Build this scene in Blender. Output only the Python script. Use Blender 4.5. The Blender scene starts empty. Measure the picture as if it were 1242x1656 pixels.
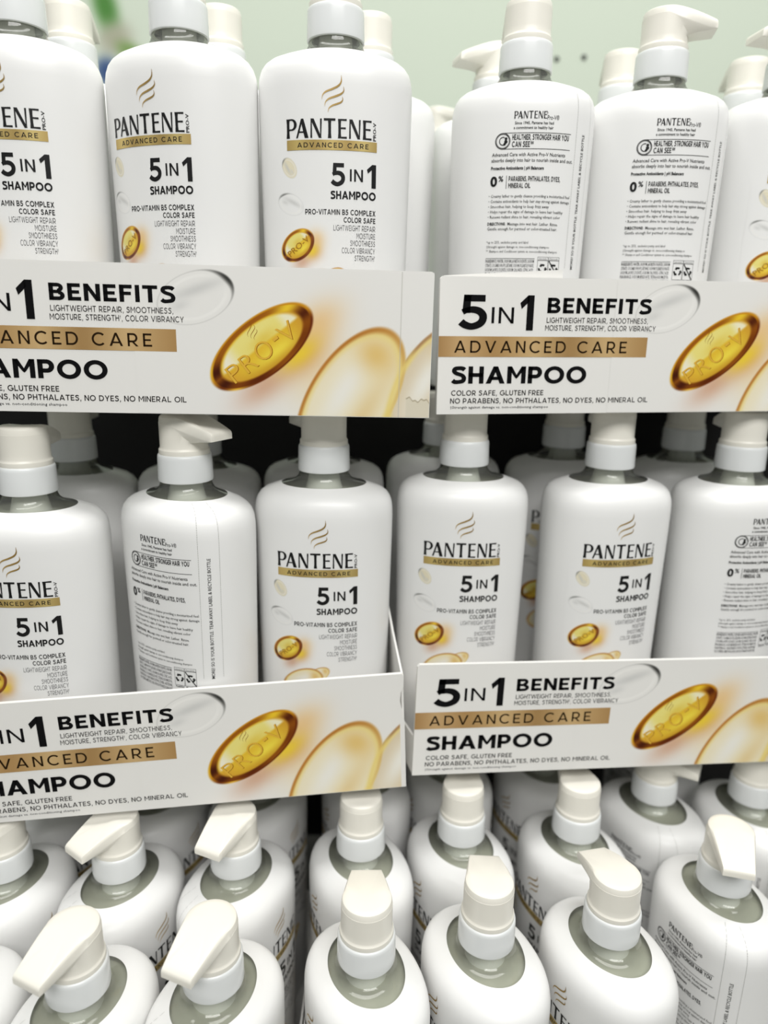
import bpy, math, random
import numpy as np
from mathutils import Vector, Matrix

# ------------------------------------------------------------------ scene, camera, light
S = bpy.context.scene
COL = bpy.context.collection
Z0 = 0.5985                     # camera height above the floor the bottom trays stand on
S.view_settings.view_transform = 'Standard'
S.view_settings.look = 'None'
S.view_settings.gamma = 1.0
S.view_settings.use_curve_mapping = False
S.view_settings.exposure = 0.03

cam_d = bpy.data.cameras.new('camera')
cam = bpy.data.objects.new('camera', cam_d)
COL.objects.link(cam)
S.camera = cam
cam_d.sensor_fit = 'HORIZONTAL'
cam_d.sensor_width = 36.0
cam_d.lens = 36.0 * 1170.0 / 1242.0
cam_d.clip_start = 0.01
P, RO = math.radians(15.0), math.radians(1.04)
fwd = Vector((0, math.cos(P), -math.sin(P)))
up0 = Vector((0, math.sin(P), math.cos(P)))
rt0 = Vector((1, 0, 0))
rt = rt0 * math.cos(RO) + up0 * math.sin(RO)
up = up0 * math.cos(RO) - rt0 * math.sin(RO)
M = Matrix((rt, up, -fwd)).transposed().to_4x4()
M.translation = Vector((0, 0, Z0))
cam.matrix_world = M
cam_d.dof.use_dof = True
cam_d.dof.focus_distance = 0.445
cam_d.dof.aperture_fstop = cam_d.lens / 7.0

W = bpy.data.worlds.new('world')
S.world = W
W.use_nodes = True
W.node_tree.nodes['Background'].inputs[0].default_value = (0.97, 1.0, 0.97, 1)
W.node_tree.nodes['Background'].inputs[1].default_value = 0.25

def area_light(name, loc, target, sx, sy, power, color=(1, 0.99, 0.97)):
    d = bpy.data.lights.new(name, 'AREA')
    d.shape = 'RECTANGLE'; d.size = sx; d.size_y = sy; d.energy = power; d.color = color
    o = bpy.data.objects.new(name, d)
    COL.objects.link(o)
    o.location = loc
    o.rotation_euler = (Vector(target) - Vector(loc)).to_track_quat('-Z', 'Y').to_euler()
    return o
area_light('ceiling_lamp_aisle', (0.35, -1.15, Z0 + 1.45), (0.05, 0.5, Z0 - 0.1), 1.6, 0.7, 38)
area_light('ceiling_lamp_back', (0.0, 0.25, Z0 + 1.9), (0.0, 0.7, Z0), 2.4, 0.5, 27)

# ------------------------------------------------------------------ materials
def lin(c):
    c = np.asarray(c, float)
    return np.where(c <= 0.04045, c / 12.92, ((c + 0.055) / 1.055) ** 2.4)

def new_mat(name):
    m = bpy.data.materials.new(name); m.use_nodes = True
    return m, m.node_tree.nodes, m.node_tree.links

def principled(name, rgb, rough=0.4, spec=0.5, **kw):
    m, n, l = new_mat(name)
    b = n['Principled BSDF']
    b.inputs['Base Color'].default_value = (*lin(rgb), 1)
    b.inputs['Roughness'].default_value = rough
    b.inputs['Specular IOR Level'].default_value = spec
    for k, v in kw.items():
        b.inputs[k].default_value = v
    return m

def attr_mat(name, rough, spec):
    m, n, l = new_mat(name)
    b = n['Principled BSDF']
    a = n.new('ShaderNodeAttribute'); a.attribute_name = 'print'
    nz = n.new('ShaderNodeTexNoise'); nz.inputs['Scale'].default_value = 900
    bp = n.new('ShaderNodeBump'); bp.inputs['Strength'].default_value = 0.04
    bp.inputs['Distance'].default_value = 0.0003
    l.new(nz.outputs['Fac'], bp.inputs['Height'])
    l.new(bp.outputs['Normal'], b.inputs['Normal'])
    l.new(a.outputs['Color'], b.inputs['Base Color'])
    b.inputs['Roughness'].default_value = rough
    b.inputs['Specular IOR Level'].default_value = spec
    return m

M_LABEL = attr_mat('printed_sleeve', 0.34, 0.45)
M_FOIL = attr_mat('gold_foil', 0.36, 0.5)
M_FOIL.node_tree.nodes['Principled BSDF'].inputs['Metallic'].default_value = 0.40
M_CARD_PRINT = attr_mat('printed_card', 0.6, 0.06)
M_HEAD = principled('cream_plastic', (0.955, 0.942, 0.90), 0.33, 0.45)
M_COLLAR = principled('frosted_plastic', (0.915, 0.925, 0.925), 0.25, 0.5)
M_TUBE = principled('milky_tube', (0.95, 0.96, 0.93), 0.4, 0.4)
M_FILL = principled('pearly_shampoo', (0.76, 0.765, 0.70), 0.3, 0.4)
M_CARD = principled('white_cardboard', (0.92, 0.915, 0.90), 0.6, 0.2)
M_SCREW = principled('dark_metal', (0.16, 0.17, 0.16), 0.4, 0.5)
M_FLOOR = principled('floor_vinyl', (0.45, 0.45, 0.43), 0.5, 0.3)

def clear_mat():
    m, n, l = new_mat('clear_plastic')
    n.remove(n['Principled BSDF'])
    out = n['Material Output']
    tr = n.new('ShaderNodeBsdfTransparent'); tr.inputs[0].default_value = (0.93, 0.94, 0.915, 1)
    df = n.new('ShaderNodeBsdfDiffuse'); df.inputs[0].default_value = (0.46, 0.475, 0.43, 1)
    gl = n.new('ShaderNodeBsdfGlossy'); gl.inputs['Roughness'].default_value = 0.07
    m1 = n.new('ShaderNodeMixShader'); m1.inputs[0].default_value = 0.15
    l.new(tr.outputs[0], m1.inputs[1]); l.new(df.outputs[0], m1.inputs[2])
    fr = n.new('ShaderNodeFresnel'); fr.inputs[0].default_value = 1.5
    m2 = n.new('ShaderNodeMixShader')
    l.new(fr.outputs[0], m2.inputs[0]); l.new(m1.outputs[0], m2.inputs[1]); l.new(gl.outputs[0], m2.inputs[2])
    l.new(m2.outputs[0], out.inputs[0])
    return m
M_CLEAR = clear_mat()

def wall_mat():
    m, n, l = new_mat('painted_wall')
    b = n['Principled BSDF']
    nz = n.new('ShaderNodeTexNoise'); nz.inputs['Scale'].default_value = 3.0
    cr = n.new('ShaderNodeValToRGB')
    cr.color_ramp.elements[0].color = (*lin((0.80, 0.845, 0.775)), 1)
    cr.color_ramp.elements[1].color = (*lin((0.835, 0.87, 0.81)), 1)
    l.new(nz.outputs['Fac'], cr.inputs[0]); l.new(cr.outputs[0], b.inputs['Base Color'])
    b.inputs['Roughness'].default_value = 0.7
    return m
M_WALL = wall_mat()

# ------------------------------------------------------------------ mesh collector with print colours
WHITE = tuple(lin((0.945, 0.945, 0.94)))
CARDW = tuple(lin((0.925, 0.92, 0.905)))
BLACK = tuple(lin((0.07, 0.07, 0.075)))
GREY = tuple(lin((0.30, 0.30, 0.31)))
LGREY = tuple(lin((0.62, 0.62, 0.60)))

class MB:
    """collects vertices, faces and one colour per vertex"""
    def __init__(s): s.v = []; s.f = []; s.c = []; s.n = 0; s.m = []
    def add(s, v, f, c, mi=0):
        s.m += [mi] * len(f)
        v = np.asarray(v, float).reshape(-1, 3)
        c = np.asarray(c, float)
        if c.ndim == 1: c = np.tile(c, (len(v), 1))
        s.v.append(v); s.c.append(c)
        s.f += [tuple(i + s.n for i in q) for q in f]
        s.n += len(v)
    def build(s, name, mat, parent=None, smooth=False):
        me = bpy.data.meshes.new(name)
        v = np.concatenate(s.v)
        me.from_pydata(v.tolist(), [], s.f)
        a = me.color_attributes.new('print', 'FLOAT_COLOR', 'POINT')
        c = np.concatenate([np.concatenate(s.c), np.ones((len(v), 1))], 1).astype('f')
        a.data.foreach_set('color', c.ravel())
        for m_ in (mat if isinstance(mat, (list, tuple)) else [mat]): me.materials.append(m_)
        if max(s.m): me.polygons.foreach_set('material_index', s.m)
        if smooth: me.polygons.foreach_set('use_smooth', [True] * len(me.polygons))
        me.update()
        o = bpy.data.objects.new(name, me); COL.objects.link(o)
        if parent: o.parent = parent
        return o

def grid_faces(nu, nv, wrap=False):
    f = []
    for j in range(nv - 1):
        for i in range(nu if wrap else nu - 1):
            k = (i + 1) % nu
            f.append((j * nu + i, j * nu + k, (j + 1) * nu + k, (j + 1) * nu + i))
    return f

def lathe_faces(n, rings): return grid_faces(n, rings, True)

def empty(name, loc=(0, 0, 0), rz=0, label=None, cat=None, group=None):
    o = bpy.data.objects.new(name, None); COL.objects.link(o)
    o.empty_display_size = 0.02
    o.location = loc; o.rotation_euler = (0, 0, rz)
    if label: o['label'] = label
    if cat: o['category'] = cat
    if group: o['group'] = group
    return o

def tag(o, label, cat, group=None):
    o['label'] = label; o['category'] = cat
    if group: o['group'] = group
    return o

# ------------------------------------------------------------------ flat lettering (u right, v up)
_cache = {}
def raw_text(body, bold=0.0, space=1.0, res=2):
    key = (body, bold, space, res)
    if key in _cache: return _cache[key]
    c = bpy.data.curves.new('lettering', 'FONT')
    c.body = body; c.offset = bold; c.space_character = space; c.resolution_u = res; c.fill_mode = 'FRONT'
    o = bpy.data.objects.new('lettering', c); COL.objects.link(o)
    bpy.context.view_layer.update()
    me = o.to_mesh()
    v = np.zeros(len(me.vertices) * 3); me.vertices.foreach_get('co', v); v = v.reshape(-1, 3)[:, :2].copy()
    f = [tuple(p.vertices) for p in me.polygons]
    o.to_mesh_clear()
    bpy.data.objects.remove(o); bpy.data.curves.remove(c)
    _cache[key] = (v, f)
    return v, f

def text(body, u0, u1, base, cap, bold=0.0, space=1.0, res=2):
    """letters fitted to run from u0 to u1, capitals of height cap standing on base"""
    v, f = raw_text(body, bold, space, res)
    h, _ = raw_text('H', bold, 1.0, res)
    v = v.copy()
    lo, hi = v[:, 0].min(), v[:, 0].max()
    hb, ht = h[:, 1].min(), h[:, 1].max()
    v[:, 0] = u0 + (v[:, 0] - lo) / (hi - lo) * (u1 - u0)
    v[:, 1] = base + (v[:, 1] - hb) / (ht - hb) * cap
    return v, f

def vtext(body, uc, v0, v1, cap, bold=0.0):
    """the same, reading upwards, capitals centred on uc"""
    t, f = text(body, v0, v1, 0, cap, bold)
    return np.stack([uc + cap / 2 - t[:, 1], t[:, 0]], 1), f

def ribbon(pts, widths):
    """a tapering stroke along a smooth curve"""
    p = np.asarray(pts, float); w = np.asarray(widths, float)
    t = np.arange(len(p)); tt = np.linspace(0, len(p) - 1, 8 * (len(p) - 1) + 1)
    q = np.zeros((len(tt), 2))
    for k, x in enumerate(tt):                                   # Catmull-Rom
        i = min(int(x), len(p) - 2); s = x - i
        a, b, c, d = p[max(i - 1, 0)], p[i], p[i + 1], p[min(i + 2, len(p) - 1)]
        q[k] = 0.5 * ((2 * b) + (c - a) * s + (2 * a - 5 * b + 4 * c - d) * s * s + (3 * b - a - 3 * c + d) * s ** 3)
    ww = np.interp(tt, t, w)
    d = np.gradient(q, axis=0); d /= np.linalg.norm(d, axis=1)[:, None] + 1e-12
    n = np.stack([-d[:, 1], d[:, 0]], 1)
    v = np.concatenate([q + n * ww[:, None] / 2, q - n * ww[:, None] / 2])
    m = len(q)
    return v, [(i, i + 1, m + i + 1, m + i) for i in range(m - 1)]

def ring(cx, cy, rx, ry, w, n=40, a0=0.0, a1=2 * math.pi):
    t = np.linspace(a0, a1, n)
    o = np.stack([cx + rx * np.cos(t), cy + ry * np.sin(t)], 1)
    i = np.stack([cx + (rx - w) * np.cos(t), cy + (ry - w) * np.sin(t)], 1)
    return np.concatenate([o, i]), [(k, k + 1, n + k + 1, n + k) for k in range(n - 1)]

def disc(cx, cy, r, n=16):
    t = np.linspace(0, 2 * math.pi, n, endpoint=False)
    return np.stack([cx + r * np.cos(t), cy + r * np.sin(t)], 1), [tuple(range(n))]

def rect(u0, v0, u1, v1, nu=1):
    u = np.linspace(u0, u1, nu + 1)
    v = np.concatenate([np.stack([u, 0 * u + v0], 1), np.stack([u, 0 * u + v1], 1)])
    m = nu + 1
    return v, [(i, i + 1, m + i + 1, m + i) for i in range(nu)]

def frame(u0, v0, u1, v1, w):
    o = []
    for q in ((u0, v0, u1, v0 + w), (u0, v1 - w, u1, v1), (u0, v0, u0 + w, v1), (u1 - w, v0, u1, v1)):
        o.append(rect(*q))
    return o

def quad(*p): return np.array(p, float), [tuple(range(len(p)))]

def geo_glyph(ch, t):
    """one capital of a round geometric sans, capital height 1, stem width t: parts and advance width"""
    h = t * .93; P_ = []
    def R_(x0, y0, x1, y1): P_.append(quad((x0, y0), (x1, y0), (x1, y1), (x0, y1)))
    def arc(cx, cy, rx, ry, a0, a1, n=22, tx=None, ty=None):
        a = np.radians(np.linspace(a0, a1, n)); tx = tx or t; ty = ty or h
        o_ = np.stack([cx + rx * np.cos(a), cy + ry * np.sin(a)], 1)
        i_ = np.stack([cx + (rx - tx) * np.cos(a), cy + (ry - ty) * np.sin(a)], 1)
        P_.append((np.concatenate([o_, i_]), [(k, k + 1, n + k + 1, n + k) for k in range(n - 1)]))
    d = t * 1.12
    if ch == 'I': R_(0, 0, t, 1); w = t
    elif ch in 'EFL':
        R_(0, 0, t, 1); w = .64
        if ch in 'EF': R_(0, 1 - h, .64, 1); R_(0, .5 - h * .45, .58, .5 + h * .45)
        if ch in 'EL': R_(0, 0, .66, h); w = .66
    elif ch == 'T': R_(0, 1 - h, .76, 1); R_(.38 - t / 2, 0, .38 + t / 2, 1); w = .76
    elif ch == 'H': R_(0, 0, t, 1); R_(.80 - t, 0, .80, 1); R_(0, .5 - h / 2, .8, .5 + h / 2); w = .80
    elif ch == 'N': R_(0, 0, t, 1); R_(.82 - t, 0, .82, 1); P_.append(quad((0, 1), (t * 1.02, 1), (.82, 0), (.82 - t * 1.02, 0))); w = .82
    elif ch == 'M':
        R_(0, 0, t, 1); R_(.98 - t, 0, .98, 1); w = .98
        P_.append(quad((0, 1), (t, 1), (.49 + t * .32, .36), (.49, .28), (.49 - t * .35, .36))); P_.append(quad((.98 - t, 1), (.98, 1), (.49 + t * .35, .36), (.49, .28), (.49 - t * .32, .36)))
    elif ch == 'A':
        w = 1.0; P_.append(quad((0, 0), (d, 0), (.5 + d * .45, 1), (.5 - d * .45, 1))); P_.append(quad((1 - d, 0), (1, 0), (.5 + d * .45, 1), (.5 - d * .45, 1)))
        R_(.24, .21, .76, .21 + h * .85)
    elif ch == 'V':
        w = .98; P_.append(quad((0, 1), (d, 1), (.49 + d * .45, 0), (.49 - d * .45, 0))); P_.append(quad((.98 - d, 1), (.98, 1), (.49 + d * .45, 0), (.49 - d * .45, 0)))
    elif ch == 'O': arc(.54, .5, .54, .515, 0, 360, 44); w = 1.08
    elif ch == 'C': arc(.54, .5, .54, .515, 44, 316, 36); w = .94
    elif ch == 'D':
        R_(0, 0, t, 1); R_(0, 1 - h, .42, 1); R_(0, 0, .42, h); arc(.41, .5, .48, .5, -90, 90); w = .89
    elif ch in 'PR':
        R_(0, 0, t, 1); R_(0, 1 - h, .42, 1); R_(0, .30, .42, .30 + h); arc(.41, .65, .34, .35, -90, 90); w = .75
        if ch == 'R': P_.append(quad((.30, .34), (.30 + d, .34), (.80, 0), (.80 - d * 1.1, 0))); w = .80
    elif ch == 'B':
        R_(0, 0, t, 1); R_(0, 1 - h, .44, 1); R_(0, .5 - h * .45, .46, .5 + h * .45); R_(0, 0, .48, h)
        arc(.42, .735, .30, .265, -90, 90, 18, t * .95, h * .93); arc(.46, .275, .32, .275, -90, 90, 18, t * .98, h * .95); w = .78
    elif ch == 'S':
        y = 1 - h / 2
        P_.append(ribbon([(.66, .80), (.56, .875), (.38, y + .005), (.17, .855), (.125, .715), (.23, .60), (.40, .535), (.565, .455), (.635, .30), (.57, .15), (.36, h / 2 - .01), (.17, .095), (.045, .185)],
                         [t] * 2 + [h] + [t] * 2 + [h * .98] * 3 + [t] * 2 + [h] + [t] * 2)); w = .74
    elif ch == '5':
        R_(.10, 1 - h, .66, 1); P_.append(quad((.10, 1), (.10 + t * .93, 1), (.08 + t * .90, .47), (.065, .50)))
        P_.append(ribbon([(.075, .50), (.17, .545), (.33, .575), (.50, .535), (.605, .42), (.605, .27), (.52, .155), (.33, h / 2 - .015), (.15, .125), (.035, .215)], [.16, h * .8, h, t, t, t, t, h, t, t])); w = .72
    elif ch == '1':
        P_.append(quad((.22, 0), (.22 + t, 0), (.22 + t, 1), (.24, 1), (.22, .96))); P_.append(quad((0, .78), (.05, .78 - h * .85), (.28, .985 - h * .8), (.28, 1), (.24, 1))); w = .22 + t
    elif ch == 'G': arc(.54, .5, .54, .515, 44, 350, 38); R_(.58, .5 - h * .62, 1.06, .5 + h * .30); R_(1.06 - t, .16, 1.06, .5); w = 1.06
    elif ch == 'U': R_(0, .36, t, 1); R_(.76 - t, .36, .76, 1); arc(.38, .37, .38, .38, 180, 360); w = .76
    elif ch == 'W':
        w = 1.42; k = d * .9
        for a_, b_ in ((0, .36), (.71, .36), (.71, 1.06), (1.42, 1.06)): P_.append(quad((a_ - k / 2 + (k / 2 if a_ == 0 else -k / 2 if a_ > 1 else 0), 1), (a_ + k / 2 + (k / 2 if a_ == 0 else -k / 2 if a_ > 1 else 0), 1), (b_ + k / 2, 0), (b_ - k / 2, 0)))
    elif ch == 'X': w = .86; P_.append(quad((0, 0), (d, 0), (.84, 1), (.84 - d, 1))); P_.append(quad((.86 - d, 0), (.86, 0), (.02 + d, 1), (.02, 1)))
    elif ch == 'Y': w = .88; R_(.44 - t / 2, 0, .44 + t / 2, .44); P_.append(quad((0, 1), (d, 1), (.44 + t * .5, .40), (.44 - t * .5, .40))); P_.append(quad((.88 - d, 1), (.88, 1), (.44 + t * .5, .40), (.44 - t * .5, .40)))
    elif ch == ',': P_.append(quad((.02, -.17), (.12, -.17), (.20, h), (.20 - t, h), (.20 - t, 0))); w = .20
    elif ch == '-': R_(0, .34, .36, .34 + h); w = .36
    elif ch == '\u2020': R_(.10, .42, .16, 1.0); R_(0, .78, .26, .84); w = .26
    else: w = .30
    return P_, w

def geo(body, u0, u1, base, cap, t=.21, gap=.12):
    """a word in the geometric sans, fitted from u0 to u1"""
    x = 0; parts = []
    for ch in body:
        g, w = geo_glyph(ch, t)
        parts += [(v + np.array([x, 0]), f) for v, f in g]
        x += w + gap
    x -= gap
    return [(np.stack([u0 + v[:, 0] / x * (u1 - u0), base + v[:, 1] * cap], 1), f) for v, f in parts]

def flared_word(x, base, cap):
    """the wordmark: capitals with thick flared stems and thin arms"""
    out = []
    def stem(x0, w):
        out.append(quad((x0 - .012, 0), (x0 + w + .012, 0), (x0 + w - .012, .25), (x0 + w - .012, .75), (x0 + w + .012, 1), (x0 - .012, 1), (x0 + .012, .75), (x0 + .012, .25)))
    def Pl(a):
        stem(a, .17)
        t = np.linspace(-math.pi / 2, math.pi / 2, 14)
        o_ = np.stack([a + .30 + .29 * np.cos(t), .70 + .30 * np.sin(t)], 1)
        i_ = np.stack([a + .28 + .15 * np.cos(t), .70 + .225 * np.sin(t)], 1)
        n = len(t)
        out.append((np.concatenate([o_, i_]), [(k, k + 1, n + k + 1, n + k) for k in range(n - 1)]))
        out.append(quad((a + .1, .925), (a + .3, .925), (a + .3, 1.0), (a + .1, 1.0)))
        out.append(quad((a + .1, .40), (a + .3, .40), (a + .3, .475), (a + .1, .475)))
    def A(a):
        out.append(quad((a, 0), (a + .10, 0), (a + .40, 1.0), (a + .29, 1.0)))
        out.append(quad((a + .50, 0), (a + .72, 0), (a + .43, 1.0), (a + .29, 1.0), (a + .27, .93)))
        out.append(quad((a + .15, .27), (a + .58, .27), (a + .56, .345), (a + .17, .345)))
    def N(a):
        out.append(quad((a, 0), (a + .10, 0), (a + .085, .9), (a + .02, 1)))
        out.append(quad((a + .56, 0), (a + .62, 0), (a + .66, 1), (a + .56, 1)))
        out.append(quad((a + .0, 1), (a + .19, 1), (a + .645, 0), (a + .49, 0)))
    def T(a):
        stem(a + .235, .18)
        out.append(quad((a, .90), (a + .65, .90), (a + .66, 1.02), (a - .01, 1.02)))
    def E(a):
        stem(a, .17)
        for y0, y1, L in ((.92, 1.0, .49), (.49, .565, .44), (0, .08, .50)):
            out.append(quad((a + .1, y0), (a + L, y0 - .01), (a + L, y1 + .01), (a + .1, y1)))
    Pl(0.0); A(.55); N(1.38); T(2.16); E(2.97); N(3.60); E(4.40)
    return [(np.stack([x + p[:, 0] * cap, base + p[:, 1] * cap], 1), f) for p, f in out]

def swoosh(x, z, k, w=1.0):
    """three rising S strokes; k = metres per drawing unit"""
    o = []
    for pts, ws in (
        ([(508, 465), (520, 412), (562, 374), (650, 340), (720, 303), (752, 255), (752, 185)], [1, 9, 16, 19, 18, 13, 1]),
        ([(545, 540), (556, 490), (602, 452), (680, 425), (750, 396), (784, 360), (780, 312)], [1, 9, 16, 19, 17, 11, 1]),
        ([(587, 607), (598, 562), (640, 531), (700, 510), (748, 491), (771, 462), (765, 425)], [1, 9, 15, 17, 15, 10, 1])):
        p = np.array(pts, float)
        q = np.stack([x + (p[:, 0] - 645) * k, z - (p[:, 1] - 395) * k], 1)
        o.append(ribbon(q, np.array(ws) * k * w))
    return o

# ------------------------------------------------------------------ printed capsule artwork (colours of the print itself)
def sstep(a, b, x):
    t = np.clip((x - a) / (b - a), 0, 1); return t * t * (3 - 2 * t)
def mix(a, b, t):
    t = np.clip(t, 0, 1)[..., None]; return a * (1 - t) + np.asarray(b, float) * t

def local(u, v, cx, cy, a, b, th):
    c, s = math.cos(th), math.sin(th)
    du, dv = u - cx, v - cy
    return (du * c + dv * s) / a, (-du * s + dv * c) / b

def gold_capsule(img, u, v, cx, cy, a, b, th, px):
    p, q = local(u, v, cx, cy, a, b, th)
    rr = np.sqrt(p * p + q * q)
    # warm cast printed around the lower right
    for (ox, oy, sx, sy, col, k) in ((.45, -1.05, .55, .75, (.84, .58, .33), .70), (-.35, -1.10, .60, .60, (.80, .58, .44), .65), (.95, -.55, .55, .75, (.93, .74, .45), .65), (.42, -1.0, .44, .44, (.95, .83, .22), .85)):
        g = np.exp(-(((p - ox) / sx) ** 2 + ((q - oy) / sy) ** 2) * 1.4)
        img = mix(img, col, g * k)
    ins = sstep(1.0 + px, 1.0 - px, rr)
    ang = np.arctan2(q, p)
    body = np.zeros_like(img) + np.array((.90, .74, .22))
    body = mix(body, (.80, .60, .17), sstep(-.15, -.75, q))
    body = mix(body, (.95, .86, .30), np.exp(-((p - .15) ** 2 / .22 + (q + .42) ** 2 / .06)))
    body = mix(body, (.78, .55, .20), sstep(.35, .95, p) * .8)
    body = mix(body, (.84, .62, .22), sstep(-.35, -.9, p) * sstep(.2, -.2, q))
    # pale upper window
    win = sstep(.80, .70, rr) * sstep(-.02 - .10 * p, .10 - .10 * p, q - .10 * p)
    wc = np.zeros_like(img) + np.array((.93, .88, .52))
    wc = mix(wc, (.95, .93, .84), sstep(-.30, -.62, p)); wc = mix(wc, (.95, .93, .80), sstep(.42, .62, p))
    wc = mix(wc, (.90, .80, .36), np.exp(-((p - .1) / .25) ** 2) * sstep(.55, .15, q))
    body = body * (1 - win[..., None]) + wc * win[..., None]
    # rim: amber inner band, dark ends, bright outer line
    band = sstep(.76, .84, rr) * sstep(1.0, .94, rr)
    top = sstep(-.1, .5, np.sin(ang))
    rc = np.zeros_like(img) + np.array((.70, .42, .10))
    rc = mix(rc, (.62, .36, .09), top)
    rc = mix(rc, (.93, .78, .20), np.exp(-((ang - .62) / .30) ** 2))
    rc = mix(rc, (.33, .14, .05), np.exp(-((ang - .02) / .26) ** 2))
    rc = mix(rc, (.42, .19, .05), np.exp(-((ang + .75) / .55) ** 2) * .8)
    rc = mix(rc, (.28, .11, .05), np.exp(-((np.abs(ang) - 2.85) / .30) ** 2) * sstep(-.2, -.5, p))
    rc = mix(rc, (.38, .16, .05), np.exp(-((ang + 2.0) / .55) ** 2))
    body = mix(body, rc, 0) * (1 - band[..., None]) + rc * band[..., None]
    edge = sstep(.93, .97, rr)
    ec = np.zeros_like(img) + np.array((.80, .55, .12))
    ec = mix(ec, (.40, .16, .05), sstep(.15, -.35, np.sin(ang)))
    ec = mix(ec, (.90, .70, .22), np.exp(-((ang + 2.45) / .22) ** 2))
    ec = mix(ec, (.88, .68, .16), np.exp(-((np.abs(ang) - 2.75) / .25) ** 2) * sstep(-.1, .2, q + .15))
    body = body * (1 - edge[..., None]) + ec * edge[..., None]
    return img * (1 - ins[..., None]) + body * ins[..., None]

def pale_capsule(img, u, v, cx, cy, a, b, th, px, tint=(.945, .905, .78), rimc=(.72, .47, .20), k=1.0):
    p, q = local(u, v, cx, cy, a, b, th)
    rr = np.sqrt(p * p + q * q); ang = np.arctan2(q, p)
    ins = sstep(1.0 + px, 1.0 - px, rr)
    body = np.zeros_like(img) + np.array(tint)
    body = mix(body, (.95, .94, .90), np.exp(-((p - .05) ** 2 / .35 + (q - .25) ** 2 / .10)))
    body = mix(body, (.90, .80, .58), np.exp(-((p + .2) ** 2 / .4 + (q + .45) ** 2 / .06)) * .8)
    body = mix(body, (.89, .74, .42), np.exp(-((p - .65) ** 2 / .05 + (q - .05) ** 2 / .25)) * .8)
    rim = sstep(.885, .965, rr)
    wgt = .55 + .45 * np.cos(ang - 1.2)
    wgt = np.maximum(wgt, np.exp(-((np.abs(ang) - 2.6) / .5) ** 2))
    body = mix(body, (.93, .84, .50), sstep(.78, .93, rr) * .75)
    body = mix(body, rimc, rim * wgt)
    f = (ins * k)[..., None]
    return img * (1 - f) + body * f

def clear_capsule(img, u, v, cx, cy, a, b, th, px, dark=.36, side=0.0, tint=None):
    p, q = local(u, v, cx, cy, a, b, th)
    rr = np.sqrt(p * p + q * q); ang = np.arctan2(q, p)
    ins = sstep(1.0 + px, 1.0 - px, rr)
    base = img if tint is None else mix(img, tint, np.full(u.shape, .75))
    body = mix(base, (.80, .80, .79), np.exp(-((p - .1) ** 2 / .5 + (q - .28) ** 2 / .045)) * .75)
    body = mix(body, (.82, .82, .81), np.exp(-((p + .45) ** 2 / .06 + (q + .1) ** 2 / .03)) * .6)
    d = np.abs(np.angle(np.exp(1j * (ang - side))))
    w = np.exp(-(d / .62) ** 2)
    thick = .05 + .14 * w
    rim = sstep(1 - thick, 1 - thick * .25, rr)
    body = mix(body, (dark, dark, dark - .01), rim * (w * .95 + .13 * (1 - w)))
    body = mix(body, (.96, .955, .94), sstep(.70, .76, rr) * sstep(.88, .80, rr) * (1 - w) * .6)
    return img * (1 - ins[..., None]) + body * ins[..., None]

def gold_band_colour(t):
    """t = 0..1 along the metallic gold strip"""
    k = np.array([0, .12, .3, .5, .68, .85, 1.0])
    c = np.array([(.77, .66, .40), (.87, .77, .48), (.73, .62, .37), (.85, .75, .48), (.72, .61, .37), (.87, .78, .51), (.76, .65, .40)])
    return lin(np.stack([np.interp(t, k, c[:, i]) for i in range(3)], 1))

def gold_ink_colour(t):
    """the matt printed strip of the trays"""
    k = np.array([0, .10, .26, .45, .62, .80, 1.0])
    c = np.array([(.66, .52, .34), (.78, .65, .47), (.68, .54, .35), (.80, .68, .49), (.64, .51, .33), (.80, .68, .49), (.68, .54, .35)])
    return lin(np.stack([np.interp(t, k, c[:, i]) for i in range(3)], 1))

def band(u0, v0, u1, v1, n=36, ink=False):
    v, f = rect(u0, v0, u1, v1, n)
    t = (v[:, 0] - u0) / (u1 - u0)
    return v, f, gold_ink_colour(t) if ink else gold_band_colour(t)

def gold_stroke(v):
    t = (v[:, 0] - v[:, 0].min()) / (np.ptp(v[:, 0]) + 1e-9)
    return lin(np.stack([.80 - .17 * t, .68 - .17 * t, .44 - .17 * t], 1))

# ------------------------------------------------------------------ the bottle
HB = 0.2600
A0, B0 = 0.0485, 0.0360
PROF = [  # z, half width, half depth, superellipse exponent
    (0.0000, .0420, .0300, 2.2), (0.0006, .0442, .0322, 2.2), (0.0028, .0455, .0336, 2.2), (0.0070, .0460, .0341, 2.25),
    (0.0600, .0465, .0345, 2.25), (0.1200, .0475, .0352, 2.25), (0.1700, .0484, .0359, 2.25), (0.1850, .0485, .0360, 2.25),
    (0.1900, .04835, .0359, 2.25), (0.1945, .0478, .0354, 2.22), (0.1983, .0465, .0343, 2.2), (0.2012, .0445, .0327, 2.15),
    (0.2035, .0415, .0304, 2.12), (0.2053, .0370, .0274, 2.08), (0.2068, .0325, .0246, 2.03), (0.2077, .0297, .0229, 2.0)]
_pz = np.array([r[0] for r in PROF])
def prof(z):
    return [np.interp(z, _pz, np.array([r[k] for r in PROF])) for k in (1, 2, 3)]
def superell(t, a, b, n):
    c, s = np.cos(t), np.sin(t)
    return np.stack([a * np.sign(c) * np.abs(c) ** (2 / n), b * np.sign(s) * np.abs(s) ** (2 / n)], -1)

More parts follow.
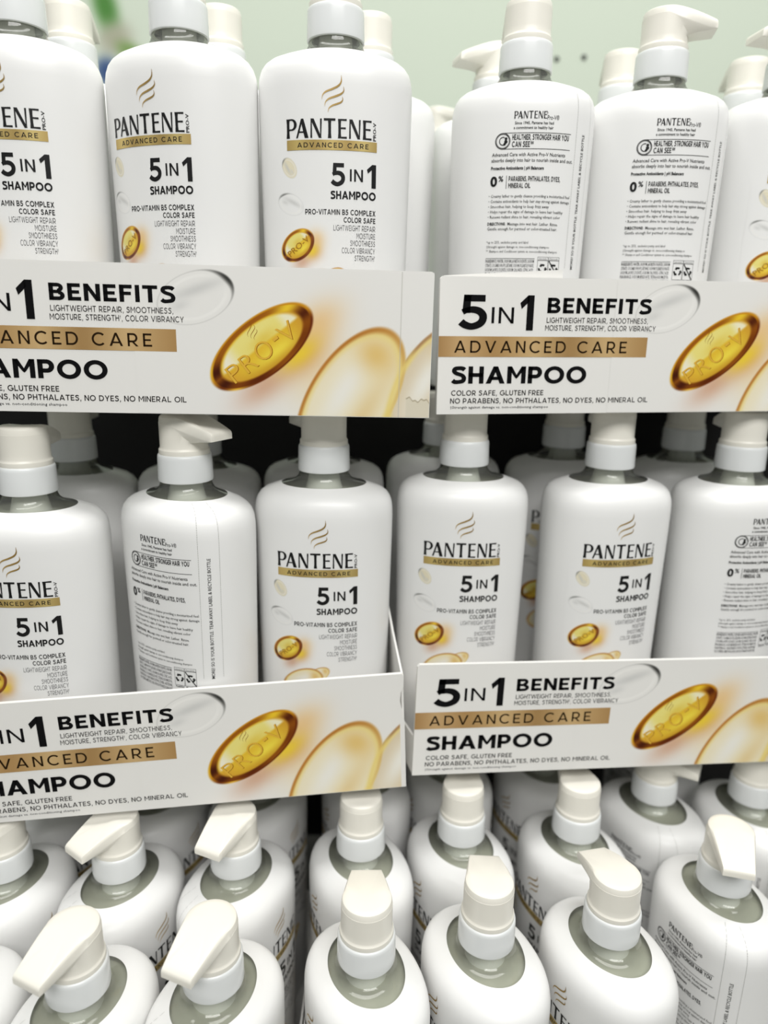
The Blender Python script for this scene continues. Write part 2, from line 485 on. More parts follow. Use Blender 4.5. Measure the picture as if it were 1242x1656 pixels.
OFF = 0.00025
def on_front(v, off=OFF, back=False):
    """flat label coordinates (x across, z up) -> the sleeve's front or back face"""
    x, z = v[:, 0], v[:, 1]
    a, b, n = prof(z); a = a + off; b = b + off
    xx = -x if back else x
    y = b * np.clip(1 - np.abs(xx / a) ** n, 0, 1) ** (1 / n)
    return np.stack([xx, y if back else -y, z], 1)
def on_side(v, off=OFF):
    """x = degrees round the back left of the sleeve"""
    t = np.radians(v[:, 0]); z = v[:, 1]
    a, b, n = prof(z); a = a + off; b = b + off
    e = 2 / 2.25
    return np.stack([-a * np.cos(t) ** e, b * np.sin(t) ** e, z], 1)

def body_mesh(detail=True):
    mb = MB()
    n = 112
    t = np.linspace(0, 2 * np.pi, n, endpoint=False)
    rings = []
    for z, a, b, e in PROF:
        p = superell(t, a, b, e); rings.append(np.concatenate([p, np.full((n, 1), z)], 1))
    f = lathe_faces(n, len(rings))
    f.append(tuple(range(n))[::-1])
    mb.add(np.concatenate(rings), f, WHITE)
    if not detail: return mb
    F = lambda parts, c: [mb.add(on_front(v), f_, c) for v, f_ in parts]
    # ---- front: capsules on one fine patch
    x0, x1, z0, z1 = -.0372, .0120, .058, .147
    nu, nv = 165, 297
    u, v = np.meshgrid(np.linspace(x0, x1, nu), np.linspace(z0, z1, nv))
    img = np.zeros((nv, nu, 3)) + np.array((0.945, 0.945, 0.94))
    img = clear_capsule(img, u, v, -.0277, .1393, .0062, .0040, math.radians(118), .10, dark=.45, side=.4, tint=(.90, .86, .72))
    img = clear_capsule(img, u, v, -.0272, .1187, .0084, .0058, math.radians(-28), .10, dark=.42, side=2.6)
    img = pale_capsule(img, u, v, -.0015, .0760, .0085, .0048, math.radians(30), .1)
    img = pale_capsule(img, u, v, -.0125, .0700, .0150, .0098, math.radians(24), .06)
    img = gold_capsule(img, u, v, -.0232, .0948, .0116, .0084, math.radians(40), .05)
    fade = (sstep(x0, x0 + .003, u) * sstep(x1, x1 - .003, u) * sstep(z1, z1 - .002, v) * sstep(z0, z0 + .002, v))[..., None]
    img = img * fade + np.array((0.945, 0.945, 0.94)) * (1 - fade)
    mb.add(on_front(np.stack([u.ravel(), v.ravel()], 1), .00010), grid_faces(nu, nv), lin(img.reshape(-1, 3)))
    th = math.radians(40)
    tv, tf = text('PRO-V', -.0080, .0080, -.0020, .0036, 0.0)
    tv = np.stack([-.0228 + tv[:, 0] * math.cos(th) - tv[:, 1] * math.sin(th), .0945 + tv[:, 0] * math.sin(th) + tv[:, 1] * math.cos(th)], 1)
    mb.add(on_front(tv), tf, tuple(lin((.66, .47, .13))))
    # ---- front: emblem, wordmark, strip and words
    for sv, sf in swoosh(-.0012, .1795, 4.72e-5, 1.25):
        mb.add(on_front(sv), sf, gold_stroke(sv), 1)
    F(flared_word(-.0290, .1556, .01045), BLACK)
    F([vtext('PRO-V', .0240, .1553, .1652, .0018, .012)], BLACK)
    bv, bf, bc = band(-.0290, .1490, .0255, .1546)
    mb.add(on_front(bv, .00018), bf, bc, 1)
    F(geo('ADVANCED CARE', -.0226, .0204, .1504, .0027, .17, .34), BLACK)
    F(geo('5', -.0021, .0063, .1292, .0128, .20) + geo('1', .0196, .0252, .1288, .0132, .20) + geo('IN', .0092, .0172, .1320, .0068, .17, .22), BLACK)
    F(geo('SHAMPOO', -.0025, .0252, .1218, .0046, .23, .11), BLACK)
    F(geo('PRO-VITAMIN B5 COMPLEX', -.0182, .0252, .1128, .0031, .19, .16) + geo('COLOR SAFE', .0055, .0252, .1085, .0030, .19, .16), BLACK)
    for s_, l_, z_ in (('LIGHTWEIGHT REPAIR', -.0008, .1037), ('MOISTURE', .0136, .0993), ('SMOOTHNESS', .0096, .0950), ('COLOR VIBRANCY', .0044, .0906), ('STRENGTH\u2020', .0124, .0862)):
        F(geo(s_, l_, .0252, z_, .0032, .115, .20), GREY)
    # ---- back
    K = lambda parts, c=BLACK: [mb.add(on_front(v, back=True), f_, c) for v, f_ in parts]
    K(flared_word(-.0066, .1818, .0043))
    K([text('\u00ae', .0139, .0150, .1846, .0012), text('Pro-V\u00ae', .0147, .0224, .1812, .0026, 0)])
    K([text('Since 1945, Pantene has had', -.0060, .0190, .1784, .0017, .012), text('a commitment to healthy hair', -.0066, .0190, .1756, .0017, .012)])
    K([ring(-.0132, .1686, .0049, .0049, .0004), ring(-.0132, .1686, .0043, .0043, .0003), ring(-.0130, .1686, .0026, .0026, .0005, 24, 1.2, 6.1), disc(-.0112, .1700, .0009), disc(-.0112, .1682, .0011), disc(-.0120, .1668, .0008)])
    K([rect(-.0132, .1732, .0308, .1735, 12), rect(-.0132, .1637, .0308, .1640, 12)])
    K(geo('HEALTHIER, STRONGER HAIR YOU', -.0072, .0296, .1692, .0033, .20, .13) + geo('CAN SEE', -.0072, .0044, .1650, .0033, .20, .13)); K([text('**', .0048, .0068, .1650, .0034, .01)])
    K([text('Advanced Care with Active Pro-V Nutrients', -.0197, .0280, .1595, .0021, .006), text('absorbs deeply into hair to nourish inside and out.', -.0199, .0332, .1561, .0021, .006)])
    K([text('Protective Antioxidants | pH Balancers', -.0199, .0145, .1514, .0020, .03)])
    K([text('0', -.0199, -.0155, .1412, .0062, .04, res=4), text('%', -.0147, -.0115, .1442, .0034, .02), rect(-.0096, .1398, -.0093, .1478)])
    K(geo('PARABENS, PHTHALATES, DYES,', -.0080, .0258, .1444, .0030, .20, .13) + geo('MINERAL OIL', -.0080, .0064, .1402, .0030, .20, .13))
    for k, (s_, r_) in enumerate((('\u2022 Creamy lather to gently cleanse providing a moisturized feel', .0330), ('\u2022 Contains antioxidants to help hair stay strong against damage', .0332), ('\u2022 Smoothes hair, helping to keep frizz away', .0196), ('\u2022 Helps repair the signs of damage to leave hair healthy', .0292), ('\u2022 Renews radiant shine to hair, revealing vibrant color', .0276))):
        K([text(s_, -.0205, r_, .1344 - k * .00325, .0018, .004, res=1)])
    K([text('DIRECTIONS:', -.0205, -.0085, .1170, .0019, .03, res=1), text('Massage into wet hair. Lather. Rinse.', -.0072, .0265, .1170, .0019, .004, res=1),
       text('Gentle enough for permed or color-treated hair.', -.0205, .0262, .1139, .0019, .004, res=1)])
    K([text('*up to 25%, excludes pump and label', -.0205, .0074, .1055, .0016, 0, res=1), text('\u2020Strength against damage vs. non-conditioning shampoo', -.0205, .0217, .1026, .0016, 0, res=1),
       text('** Shampoo and Conditioner system vs. non-conditioning shampoo', -.0205, .0274, .0997, .0016, 0, res=1)])
    K([rect(-.0205, .0958, .0125, .09605, 10)])
    for k, s_ in enumerate(('INGREDIENTS: WATER, SODIUM LAURETH SULFATE, SODIUM', 'CITRATE, COCAMIDOPROPYL BETAINE, SODIUM XYLENESULFONATE,', 'SODIUM LAURYL SULFATE, SODIUM CHLORIDE, CITRIC ACID,', 'FRAGRANCE, SODIUM BENZOATE, TETRASODIUM EDTA,', 'PANTHENOL, PANTHENYL ETHYL ETHER, HISTIDINE,', 'GLYCERIN, METHYLCHLOROISOTHIAZOLINONE,')):
        K([text(s_, -.0205, .0122, .0932 - k * .0028, .0020, .012 if k == 0 else .004, res=1)], GREY)
    # recycling panel
    for x_, w_ in ((.0145, .0072), (.0220, .0074)):
        K(frame(x_, .0842, x_ + w_, .0950, .00018)); K(frame(x_, .0950, x_ + w_, .0972, .00018))
        K([text('Plastic Bottle', x_ + .001, x_ + w_ - .001, .0956, .0008, 0, res=1), text('PLASTIC', x_ + .0006, x_ + w_ - .0006, .0826, .0013, .02, res=1)])
        cx, cy, r_ = x_ + w_ / 2, .0897, .0029
        for k in range(3):
            a_ = math.radians(90 + 120 * k)
            K([ring(cx, cy, r_, r_, .0012, 9, a_ - .62, a_ + .35)])
            h = a_ + .35
            K([quad(*[(cx + rr_ * math.cos(h + d_), cy + rr_ * math.sin(h + d_)) for rr_, d_ in ((r_ + .0006, 0), (r_ - .0018, 0), (r_ - .0005, .62))])])
    K([ribbon([(.0224, .0946), (.0256, .0897), (.0291, .0846)], [.0006] * 3)])
    # ---- perforated tear strip down the side
    for dg in (27, 47):
        z_ = .0905
        while z_ < .2066:
            zz = np.linspace(z_, z_ + .0011, 2)
            wd = .16
            v_ = np.array([(dg - wd, zz[0]), (dg + wd, zz[0]), (dg + wd, zz[1]), (dg - wd, zz[1])])
            mb.add(on_side(v_, .00022), [(0, 1, 2, 3)], LGREY); z_ += .0015
    tv, tf = text('MORE? SO IS YOUR BOTTLE. TEAR AWAY LABEL & RECYCLE BOTTLE', .0900, .1744, 0, .0024, .004)
    # letters stand upright on the side: advance runs up the bottle, tops face the front edge
    arc = np.degrees((tv[:, 1] - .00115) / .042)
    mb.add(on_side(np.stack([37.5 + arc, tv[:, 0]], 1)), tf, BLACK)
    return mb

def lathe(rings, n=56, cap_top=True, cap_bot=False):
    t = np.linspace(0, 2 * np.pi, n, endpoint=False)
    v = np.concatenate([np.stack([r * np.cos(t), r * np.sin(t), np.full(n, z)], 1) for z, r in rings])
    f = lathe_faces(n, len(rings))
    if cap_top: f.append(tuple((len(rings) - 1) * n + i for i in range(n)))
    if cap_bot: f.append(tuple(range(n))[::-1])
    return v, f

def head_mesh():
    """pump head: round boss drawn out into a flat tapering spout (towards -y before turning)"""
    n = 72
    t = np.linspace(0, 2 * np.pi, n, endpoint=False)
    def outline(r, L, tip, k):
        """circle r morphing by k into a teardrop of length L whose end is a flat edge of half width tip"""
        c = np.stack([r * np.cos(t), r * np.sin(t)], 1)
        d = c.copy()
        # spout side: angles around -90 degrees
        ang = np.abs(np.angle(np.exp(1j * (t + np.pi / 2))))
        fl = ang < 1.25
        s = ang / 1.25
        side = np.sign(np.cos(t)); side[side == 0] = 1
        edge = .42                                   # share of the arc that is the flat tip
        for i in np.where(fl)[0]:
            if s[i] < edge:
                d[i] = (side[i] * tip * s[i] / edge, -L)
            else:
                q = (s[i] - edge) / (1 - edge)
                d[i] = (side[i] * (tip + (r * math.sin(1.25) - tip) * q), -(L + (r * math.cos(1.25) - L) * q))
        return c * (1 - k) + d * k
    L, tip = .0325, .0098
    secs = [(.2338, .0162, 0), (.2352, .0166, 0), (.2378, .0165, 0), (.2388, .0158, 0), (.2396, .0156, 0), (.2430, .0156, 0), (.2446, .0156, .06), (.2456, .0156, .30), (.2462, .0156, .62), (.2467, .0156, .90),
            (.2471, .0155, 1.0), (.2580, .0152, 1.0), (.2592, .0148, .985), (.2599, .0139, .95), (.2602, .0110, .85)]
    rings = []
    for z, r, k in secs:
        p = outline(r, L, tip, k)
        q = np.clip(-p[:, 1] / L, 0, 1)
        zz = np.full(n, z)
        if .244 < z < .250:                            # the spout's under edge climbs back to the boss
            full = outline(.0155, L, tip, 1.0)
            qf = np.clip(-full[:, 1] / L, 0, 1)
            zz = z + (.2570 - z) * (1 - qf) ** 1.3 * .85
            zz -= .0012 * qf ** 2
        elif z > .250:
            zz = z - .0092 * np.clip((q - .12) / .88, 0, 1) ** 1.35
        rings.append(np.concatenate([p, zz[:, None]], 1))
    v = np.concatenate(rings)
    f = lathe_faces(n, len(rings))
    top = np.array([[0, 0, .2604]])
    last = (len(rings) - 1) * n
    k = len(v)
    f += [(last + i, last + (i + 1) % n, k) for i in range(n)]
    return np.concatenate([v, top]), f

def finish(o, bevel_angle=35):
    me = o.data
    me.polygons.foreach_set('use_smooth', [True] * len(me.polygons))
    try: me.set_sharp_from_angle(angle=math.radians(bevel_angle))
    except Exception: pass
    return o

def make_bottle():
    root = empty('shampoo_bottle')
    body = body_mesh().build('body', [M_LABEL, M_FOIL], root)
    finish(body, 40)
    mb = MB()
    n = 64
    t = np.linspace(0, 2 * np.pi, n, endpoint=False)
    secs = [(.2077, .0297, .0229), (.2078, .0292, .0225), (.2084, .0262, .0211), (.2093, .0228, .0196), (.2107, .0199, .0182), (.2128, .0180, .0172), (.2155, .0169, .0166), (.2230, .0162, .0162)]
    v = np.concatenate([np.stack([a * np.cos(t), b * np.sin(t), np.full(n, z)], 1) for z, a, b in secs])
    mb.add(v, lathe_faces(n, len(secs)), WHITE)
    finish(mb.build('clear_neck', M_CLEAR, root), 60)
    mb = MB(); mb.add(*lathe([(.150, .0150), (.198, .0145), (.208, .0118), (.214, .0104), (.222, .0102)], 32, True, True), WHITE)
    finish(mb.build('pump_tube', M_TUBE, root), 50)
    mb = MB()
    p = superell(t, .0362, .0268, 2.06)
    mb.add(np.concatenate([np.concatenate([p, np.full((n, 1), .2040)], 1), np.concatenate([p * .97, np.full((n, 1), .1990)], 1)]), lathe_faces(n, 2) + [tuple(range(n))], WHITE)
    mb.build('shampoo_fill', M_FILL, root)
    mb = MB()
    mb.add(*lathe([(.2172, .0150), (.2166, .0165), (.2165, .0172), (.2170, .01785), (.2180, .0180), (.2320, .0177), (.2336, .01755), (.2345, .0171), (.2349, .0163), (.2342, .0158)], 64, True, False), WHITE)
    finish(mb.build('collar', M_COLLAR, root), 40)
    hv, hf = head_mesh()
    mb = MB(); mb.add(hv, hf, WHITE)
    h = finish(mb.build('pump_head', M_HEAD, root), 32)
    return root

PROTO = make_bottle()
_used = [False]
def bottle(x, y, z, rz, nozzle, label, group):
    """rz: heading of the front label (0 = towards the aisle); nozzle: absolute heading of the spout, both in degrees"""
    if not _used[0]:
        _used[0] = True; r = PROTO
        kids = list(r.children)
    else:
        r = PROTO.copy(); COL.objects.link(r); kids = []
        for ch in PROTO.children:
            c = ch.copy(); COL.objects.link(c); c.parent = r; kids.append(c)
    r.location = (x, y, Z0 + z); r.rotation_euler = (0, 0, math.radians(rz))
    for c in kids:
        if c.name.startswith('pump_head'): c.rotation_euler = (0, 0, math.radians(nozzle - rz))
    r['label'] = label; r['category'] = 'bottle'; r['group'] = group
    return r

# ------------------------------------------------------------------ the display tray
TW, TH, TD, TT = .300, .088, .205, .0028
def front_panel_mesh(torn=0, notch=False):
    mb = MB()
    # outline of the card, rounded a little at the top corners
    r = .0015
    pts = [(0, 0), (TW, 0)]
    if notch: pts += [(TW, .052), (TW - .0012, .058), (TW - .0030, .068), (TW - .0022, .074), (TW - .0003, .0785), (TW, .085)]
    pts += [(TW, TH - r), (TW - r, TH), (r, TH), (0, TH - r)]
    n = len(pts)
    v = [(x, 0, z) for x, z in pts] + [(x, TT, z) for x, z in pts]
    f = [tuple(range(n)), tuple(range(2 * n - 1, n - 1, -1))] + [((i + 1) % n, i, n + i, n + (i + 1) % n) for i in range(n)]
    mb.add(v, f, CARDW)
    F = lambda parts, c=BLACK: [mb.add(np.stack([p[:, 0], np.full(len(p), -.00024), p[:, 1]], 1), f_, c) for p, f_ in parts]
    # artwork patch
    u0, u1 = .120, TW - .0002
    if notch: u1 = TW - .0033
    nu, nv = 420, 212
    u, v = np.meshgrid(np.linspace(u0, u1, nu), np.linspace(.0003, TH - .0006, nv))
    cw = np.array((0.925, 0.92, 0.905))
    img = np.zeros((nv, nu, 3)) + cw
    # warm cast between the capsules
    g = np.exp(-(((u - .243) / .030) ** 2 + ((v - .022) / .020) ** 2)); img = mix(img, (.95, .86, .66), g * .75)
    img = clear_capsule(img, u, v, .1574, .0695, .0238, .0148, math.radians(20), .03, dark=.20, side=.30)
    img = pale_capsule(img, u, v, .3010, .0180, .0440, .0235, math.radians(62), .03, tint=(.875, .815, .70), rimc=(.70, .55, .38))
    img = pale_capsule(img, u, v, .2500, .0100, .0500, .0262, math.radians(59), .03)
    p, q = local(u, v, .3010, .0180, .0440, .0235, math.radians(62))
    rr = np.sqrt(p * p + q * q)
    img = mix(img, (.93, .84, .50), np.exp(-((rr - .93) / .07) ** 2) * sstep(.292, .286, u) * .75)
    img = gold_capsule(img, u, v, .1958, .0415, .0374, .0172, math.radians(38), .03)
    fade = sstep(u0, u0 + .004, u)[..., None]
    img = img * fade + cw * (1 - fade)
    if torn:                                              # bared card at the lower right corner
        tr = sstep(.0006, 0, v - (.0115 + .0015 * (np.sin(u * 620) * .6 + np.sin(u * 1730 + 1) * .35) - (u - .288) * .1)) * sstep(.2845, .2855, u)
        img = mix(img, (.87, .84, .76), tr)
        ln = np.exp(-((v - (.0115 + .0015 * (np.sin(u * 620) * .6 + np.sin(u * 1730 + 1) * .35) - (u - .288) * .1)) / .0004) ** 2) * sstep(.2845, .2855, u)
        img = mix(img, (.62, .57, .47), ln * .8)
        img = mix(img, (.74, .73, .70), np.exp(-((u - .2805) / .0003) ** 2) * .7)
    mb.add(np.stack([u.ravel(), np.full(u.size, -.00012), v.ravel()], 1), grid_faces(nu, nv), lin(img.reshape(-1, 3)))
    # letters pressed into the gold capsule
    th = math.radians(38)
    def turn(p, cx, cy): return np.stack([cx + p[:, 0] * math.cos(th) - p[:, 1] * math.sin(th), cy + p[:, 0] * math.sin(th) + p[:, 1] * math.cos(th)], 1)
    for off_, col in ((0.0, (.60, .38, .09)), (.00045, (.88, .70, .26))):
        for ch, p0, p1 in (('P', -.0262, -.0185), ('R', -.0160, -.0075), ('O', -.0052, .0052), ('-', .0085, .0120), ('V', .0132, .0232)):
            tv, tf = text(ch, p0, p1, -.0068, .0108, -.012, res=4)
            if ch == '-': tv = np.array([(p0, -.0012), (p1, -.0012), (p1, .0006), (p0, .0006)]); tf = [(0, 1, 2, 3)]
            tv = turn(tv, .1965 - off_, .0405 + off_ * .3)
            mb.add(np.stack([tv[:, 0], np.full(len(tv), -.00018 - off_ * .1), tv[:, 1]], 1), tf, tuple(lin(col)))
    for sv, sf in swoosh(0, 0, 2.5e-5, .8):
        sv = turn(sv, .1898, .0508)
        mb.add(np.stack([sv[:, 0], np.full(len(sv), -.0002), sv[:, 1]], 1), sf, tuple(lin((.58, .38, .10))))
    # words
    F(geo('5', .0134, .0317, .0553, .0215, .205) + geo('1', .0538, .0632, .0548, .0222, .215) + geo('IN', .0348, .0498, .0592, .0101, .14, .24))
    F(geo('BENEFITS', .0725, .1456, .0660, .0097, .225, .15))
    F(geo('LIGHTWEIGHT REPAIR, SMOOTHNESS,', .0725, .1440, .0598, .0034, .145, .17) + geo('MOISTURE, STRENGTH\u2020, COLOR VIBRANCY', .0718, .1500, .0549, .0034, .145, .17), tuple(lin((.16, .15, .15))))
    bv, bf, bc = band(0.0, .0376, .1450, .0508, ink=True)
    mb.add(np.stack([bv[:, 0], np.full(len(bv), -.00017), bv[:, 1]], 1), bf, bc)
    F(geo('ADVANCED CARE', .0105, .1305, .0403, .0077, .155, .36), tuple(lin((.16, .11, .05))))
    F(geo('SHAMPOO', .0095, .1031, .0203, .0112, .235, .12))
    F(geo('COLOR SAFE, GLUTEN FREE', .0095, .0735, .0124, .0034, .165, .16) + geo('NO PARABENS, NO PHTHALATES, NO DYES, NO MINERAL OIL', .0090, .1494, .0072, .0034, .165, .16), tuple(lin((.13, .12, .12))))
    F([text('\u2020Strength against damage vs. non-conditioning shampoo', .0090, .0775, .0038, .0017, .004, res=1)], GREY)
    return mb

def slab(mb, p, thick_axis, th, c=CARDW):
    """prism: polygon p (list of 3D points in one plane) thickened along an axis"""
    p = np.asarray(p, float); q = p.copy(); q[:, thick_axis] += th
    n = len(p)
    mb.add(np.concatenate([p, q]), [tuple(range(n)), tuple(range(2 * n - 1, n - 1, -1))] + [((i + 1) % n, i, n + i, n + (i + 1) % n) for i in range(n)], c)

def tray(x, y, z, yaw, roll, label, panel=None, flap=False, depth=.170, side=.085, hb=.060, back=False, base_from=TT, low=None, bskew=None, w=TW, skew=(0, 0), rise=0.0, group='printed display trays'):
    """skew: how far the left and right sides lean outwards (x per depth); rise: height of the inner floor above the lower edge"""
    root = empty('display_tray', (x, y, Z0 + z), 0, label, 'tray', group)
    root.rotation_euler = (Matrix.Rotation(math.radians(yaw), 3, 'Z') @ Matrix.Rotation(-math.radians(roll), 3, 'Y')).to_euler()
    if panel is None:
        mb = MB(); slab(mb, [(0, 0, 0), (w, 0, 0), (w, 0, TH), (0, 0, TH)], 1, TT)
        mb.build('front_panel', M_CARD, root)
    else:
        o = bpy.data.objects.new('front_panel', panel.data) if panel.parent else panel
        if o is not panel: COL.objects.link(o)
        o.parent = root
    th = .0014
    L = lambda d: skew[0] * (d - TT)
    Rr = lambda d: w + skew[1] * (d - TT)
    for f_, t_ in ((L, th), (Rr, -th)):
        mb = MB()
        prof_ = [(TT, 0), (side, 0), (side, hb), (min(.045, side), (low or TH) + (hb - (low or TH)) * .5), (TT, low or TH - .002)]
        slab(mb, [(f_(d), d, h) for d, h in prof_], 0, t_)
        mb.build('side_panel', M_CARD, root)
    if bskew: L = lambda d: bskew[0] * (d - TT); Rr = lambda d: w + bskew[1] * (d - TT)
    mb = MB(); slab(mb, [(L(base_from) + th, base_from, rise), (Rr(base_from) - th, base_from, rise), (Rr(depth) - th, depth, rise), (L(depth) + th, depth, rise)], 2, .0012)
    mb.build('base_panel', M_CARD, root)
    if back:
        mb = MB(); slab(mb, [(L(depth) + th, depth, rise), (Rr(depth) - th, depth, rise), (Rr(depth) - th, depth, rise + .03), (L(depth) + th, depth, rise + .03)], 1, .0014)
        mb.build('back_panel', M_CARD, root)
    if flap:
        mb = MB()
        slab(mb, [(.003, TT + .0006, TH - .012), (.083, TT + .0012, TH - .012), (.083, TT + .0012, TH + .0055), (.045, TT + .001, TH + .0032), (.003, TT + .0006, TH + .0005)], 1, .0009)
        mb.build('folded_flap', M_CARD, root)
    return root

# ------------------------------------------------------------------ setting
def box_structure(name, lo, hi, mat):
    mb = MB()
    x0, y0, z0 = lo; x1, y1, z1 = hi
    slab(mb, [(x0, y0, z0), (x1, y0, z0), (x1, y1, z0), (x0, y1, z0)], 2, z1 - z0)
    o = mb.build(name, mat); o['kind'] = 'structure'
    return o
box_structure('floor', (-2.5, -2.5, -.05), (2.5, 1.22, 0), M_FLOOR)
box_structure('wall_back', (-2.5, 1.22, -.05), (2.5, 1.30, 2.4), M_WALL)

M_DARK = principled('blocker_black', (0.07, 0.07, 0.068), 0.7, 0.2)
box_structure('dark_blocker_1', (-.90, .735, 0), (1.0, .750, Z0 - .0725), M_DARK)      # added dark panel, blacks out the lit wall behind the gaps
box_structure('dark_blocker_2', (-.90, .735, Z0 - .0725), (1.0, 1.05, Z0 - .0625), M_DARK)   # added deck: keeps light out from above, carries the rear tray
# ------------------------------------------------------------------ trays
panel_plain = front_panel_mesh().build('front_panel', M_CARD_PRINT)
panel_torn = front_panel_mesh(torn=1).build('front_panel', M_CARD_PRINT)
panel_notch = front_panel_mesh(notch=True).build('front_panel', M_CARD_PRINT)
ZB, ZF = -.5955, -.5985
tray(-.2721, .4386, -.0585, 3.6, -.4, 'white printed cardboard tray at upper left with a torn lower right corner', panel_torn, skew=(-.08, -.08), rise=.0036, depth=.215)
tray(.0338, .4829, -.0614, 9.0, .4, 'white printed cardboard tray at upper right with a folded flap above its edge', panel_plain, flap=True, skew=(.22, .27), rise=.0036, depth=.215)
tray(-.2788, .4119, -.3332, 6.2, 2.58, 'tilted white printed tray at middle left with a ragged right edge', panel_notch, hb=.112, side=.070, skew=(-.04, -.03), rise=-.0030, depth=.205, base_from=.010)
tray(.0238, .4585, -.3207, 6.9, -1.1, 'blurred white printed tray at middle right, nearly level', panel_plain, hb=.018, low=.030, depth=.205, skew=(-.13, .22), bskew=(0, .2))
tray(-.3535, .264, ZF, 4.0, 0, 'white cardboard tray under the bottom left bottles', depth=.33, side=.32, hb=TH, back=True, skew=(.07, .07))
tray(-.0526, .283, ZF, 6.0, 0, 'white cardboard tray under the bottom right bottles', depth=.42, side=.40, hb=TH, back=True, w=.445, skew=(.105, .105))

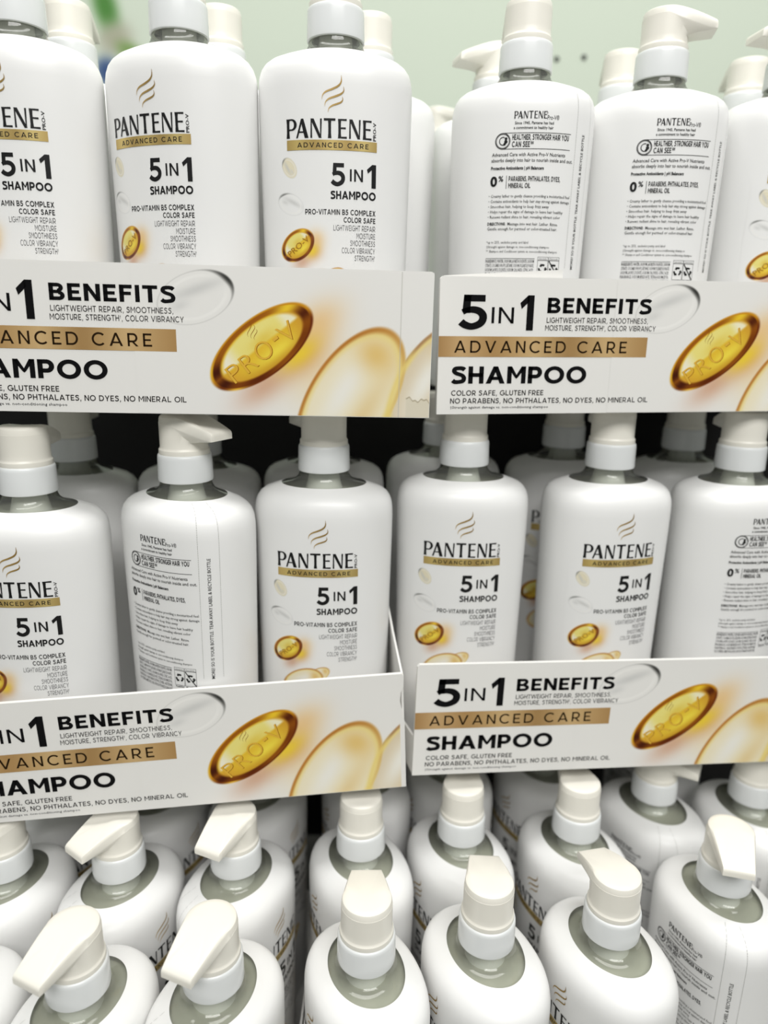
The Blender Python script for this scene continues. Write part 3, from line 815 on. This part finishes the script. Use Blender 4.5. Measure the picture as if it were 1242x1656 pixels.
# ------------------------------------------------------------------ bottles: x, y, base, label heading, spout heading
G1, G2, G3 = 'shampoo bottles on the top tier', 'shampoo bottles on the middle tier', 'shampoo bottles on the bottom tier'
zt = -.0518
B = [
 (-.2290, .500, zt, 2, 180, 'front label bottle cut by the left edge of the top tier', G1),
 (-.1316, .507, zt, -19, 180, 'top tier bottle whose front label turns left, second from the left', G1),
 (-.0355, .513, zt, 3, 180, 'top tier bottle with front label facing straight out, left of the gap', G1),
 (.0909, .555, zt - .0034, 173, 186, 'top tier bottle showing its back label, beside the gap', G1),
 (.1875, .568, zt - .0029, 174, 78, 'top tier bottle showing its back label with spout pointing right', G1),
 (.2850, .580, zt - .0022, 10, 278, 'top tier bottle with gold capsule label at the right edge', G1),
 (-.2284, .580, zt, 0, 180, 'second row top bottle whose pump shows behind the leftmost bottle', G1),
 (-.1231, .586, zt, 0, 180, 'second row top bottle whose pump shows behind the left turned bottle', G1),
 (-.0160, .594, zt, 0, 180, 'second row top bottle whose pump peeks out left of the gap', G1),
 (.0810, .636, zt - .0034, 180, 285, 'second row top bottle with spout pointing left behind the back label bottle', G1),
 (.1838, .648, zt - .0029, 180, 180, 'second row top bottle between the two back label bottles', G1),
 (.2900, .662, zt - .0022, 0, 180, 'second row top bottle whose pump shows near the right edge', G1),
 (.0488, .800, zt - .0066, 60, 60, 'far blurred bottle seen through the gap between the two top trays', G1),
 (-.2335, .462, -.3305, 3, 180, 'large middle tier bottle cut by the left edge, front label showing', G2),
 (-.1330, .4735, -.3232, 150, 62, 'middle tier bottle showing back label, spout pointing right', G2),
 (-.0425, .497, -.3195, 0, 215, 'middle tier bottle with sharp front label at the left tray end', G2),
 (.0580, .523, -.3185, 0, 180, 'blurred middle tier bottle with front label beside the dark gap', G2),
 (.1680, .533, -.3205, 10, 180, 'blurred middle tier bottle with front label, second in the right tray', G2),
 (.2710, .545, -.3225, 188, 180, 'blurred middle tier bottle showing back label at the right edge', G2),
 (-.2452, .560, -.3275, 0, 180, 'dim second row middle bottle behind the large left one', G2),
 (-.1483, .568, -.3232, 0, 180, 'dim second row middle bottle behind the back label bottle', G2),
 (-.0493, .577, -.3195, 0, 180, 'dim second row middle bottle behind the sharp front label bottle', G2),
 (.0500, .612, -.3185, 0, 180, 'dim second row middle bottle right of the dark gap', G2),
 (.1542, .622, -.3205, 0, 180, 'dim second row middle bottle showing between the two blurred front labels', G2),
 (.2620, .632, -.3225, 0, 180, 'dim second row middle bottle near the right edge', G2),
 (-0.2633, 0.4288, ZB - .0013, 66, -35, 'bottom tier bottle cut by the left edge under the tilted tray', G3),
 (-0.1827, 0.4296, ZB, 66, -36, 'second row bottom bottle under the tilted tray, second from the left edge', G3),
 (-0.1013, 0.4357, ZB, 66, -23, 'second row bottom bottle just left of the dark gap, spout pointing to lower left', G3),
 (-0.2540, 0.3340, ZB, 66, -40, 'nearest bottle in the bottom left corner, mostly out of frame', G3),
 (-0.1730, 0.3354, ZB, 68, -24, 'nearest row bottle at lower left with spout pointing left, second from the gap', G3),
 (-0.0958, 0.3417, ZB, 68, -22, 'nearest row bottle just left of the dark gap, spout pointing to lower left', G3),
 (-0.0060, 0.3600, ZB, -66, 182, 'nearest row bottle right of the dark gap with spout pointing back', G3),
 (0.0697, 0.3750, ZB, -66, 178, 'nearest row bottle at bottom centre with spout pointing back', G3),
 (0.1514, 0.3834, ZB, -65, 193, 'nearest row bottle with spout pointing back and left, lower right', G3),
 (0.2440, 0.4275, ZB, 110, -14, 'bottle at lower right showing its tear strip and forward facing spout', G3),
 (-0.0128, 0.4552, ZB, -66, 180, 'second row bottom bottle right of the dark gap', G3),
 (0.0633, 0.4715, ZB, -64, 172, 'second row bottom bottle under the left end of the right tray', G3),
 (0.1524, 0.4775, ZB, -65, 178, 'second row bottom bottle under the middle of the right tray', G3),
 (0.2290, 0.5235, ZB, 118, 60, 'third row bottom bottle with pump cut by the right tray', G3),
 (0.3100, 0.5225, ZB, 109, 180, 'bottom tier bottle under the right tray at the right edge', G3),
 (0.3430, 0.4285, ZB, 109, 180, 'bottom tier bottle mostly out of frame at the right edge', G3),
 (-0.2685, 0.5230, ZB - .0013, 66, 180, 'shaded third row bottom bottle behind the left edge bottle', G3),
 (-0.1844, 0.5240, ZB, 66, 180, 'shaded third row bottom bottle behind the left spout bottle', G3),
 (-0.1024, 0.5300, ZB, 66, 180, 'shaded third row bottom bottle left of the dark gap', G3),
 (-0.0120, 0.5540, ZB, -66, 180, 'shaded third row bottom bottle right of the dark gap', G3),
 (0.0610, 0.5695, ZB, -66, 180, 'shaded third row bottom bottle behind the second row, under the right tray', G3),
 (0.1470, 0.5750, ZB, -65, 180, 'shaded third row bottom bottle beside the pump cut by the tray', G3),
 (0.2657, 0.6220, ZB, 109, 180, 'shaded third row bottom bottle with pump showing below the right tray', G3),
]
for b in B: bottle(*b)

# a card tray of the next stack carries the far bottle
tray(-.085, .735, -.0600, 6, 0, 'plain cardboard tray behind, holding the far blurred bottle', rise=.0003)

# ------------------------------------------------------------------ on the wall
mb = MB()
nu, nv = 60, 70
u, v = np.meshgrid(np.linspace(-.475, -.355, nu), np.linspace(.30, .47, nv))
img = np.zeros((nv, nu, 3)) + np.array((.82, .86, .795))
for cx, cz, rx, rz, tl, col, k in ((-.4235, .435, .016, .036, .25, (.33, .53, .27), 1.0), (-.412, .394, .024, .020, .3, (.69, .68, .61), .9), (-.388, .374, .023, .012, -.55, (.47, .60, .34), .95), (-.428, .350, .017, .018, .1, (.26, .35, .52), 1.0)):
    p, q = local(u, v, cx, cz, rx, rz, tl)
    img = mix(img, col, np.exp(-(p * p + q * q) ** 1.5 * .7) * k)
mb.add(np.stack([u.ravel(), np.full(u.size, 1.2188), v.ravel() + Z0], 1), grid_faces(nu, nv), lin(img.reshape(-1, 3)))
slab(mb, [(-.475, 1.219, Z0 + .30), (-.355, 1.219, Z0 + .30), (-.355, 1.219, Z0 + .47), (-.475, 1.219, Z0 + .47)], 1, .001, tuple(lin((.82, .86, .795))))
tag(mb.build('wall_decal', M_CARD_PRINT), 'green, beige and blue leafy picture on the pale wall at upper left', 'decoration')
for x, z, lab in ((.2454, .3781, 'left of two small dark screws in the pale wall'), (.2859, .3811, 'right of two small dark screws in the pale wall')):
    mb = MB()
    v, f = lathe([(0, .0040), (.0012, .0038), (.0022, .0026), (.0026, .0010)], 20)
    mb.add(np.stack([v[:, 0], -v[:, 2], v[:, 1]], 1), [q[::-1] for q in f], WHITE)
    o = finish(mb.build('wall_screw', M_SCREW), 40)
    o.location = (x, 1.22, Z0 + z)
    tag(o, lab, 'screw', 'screws in the wall')
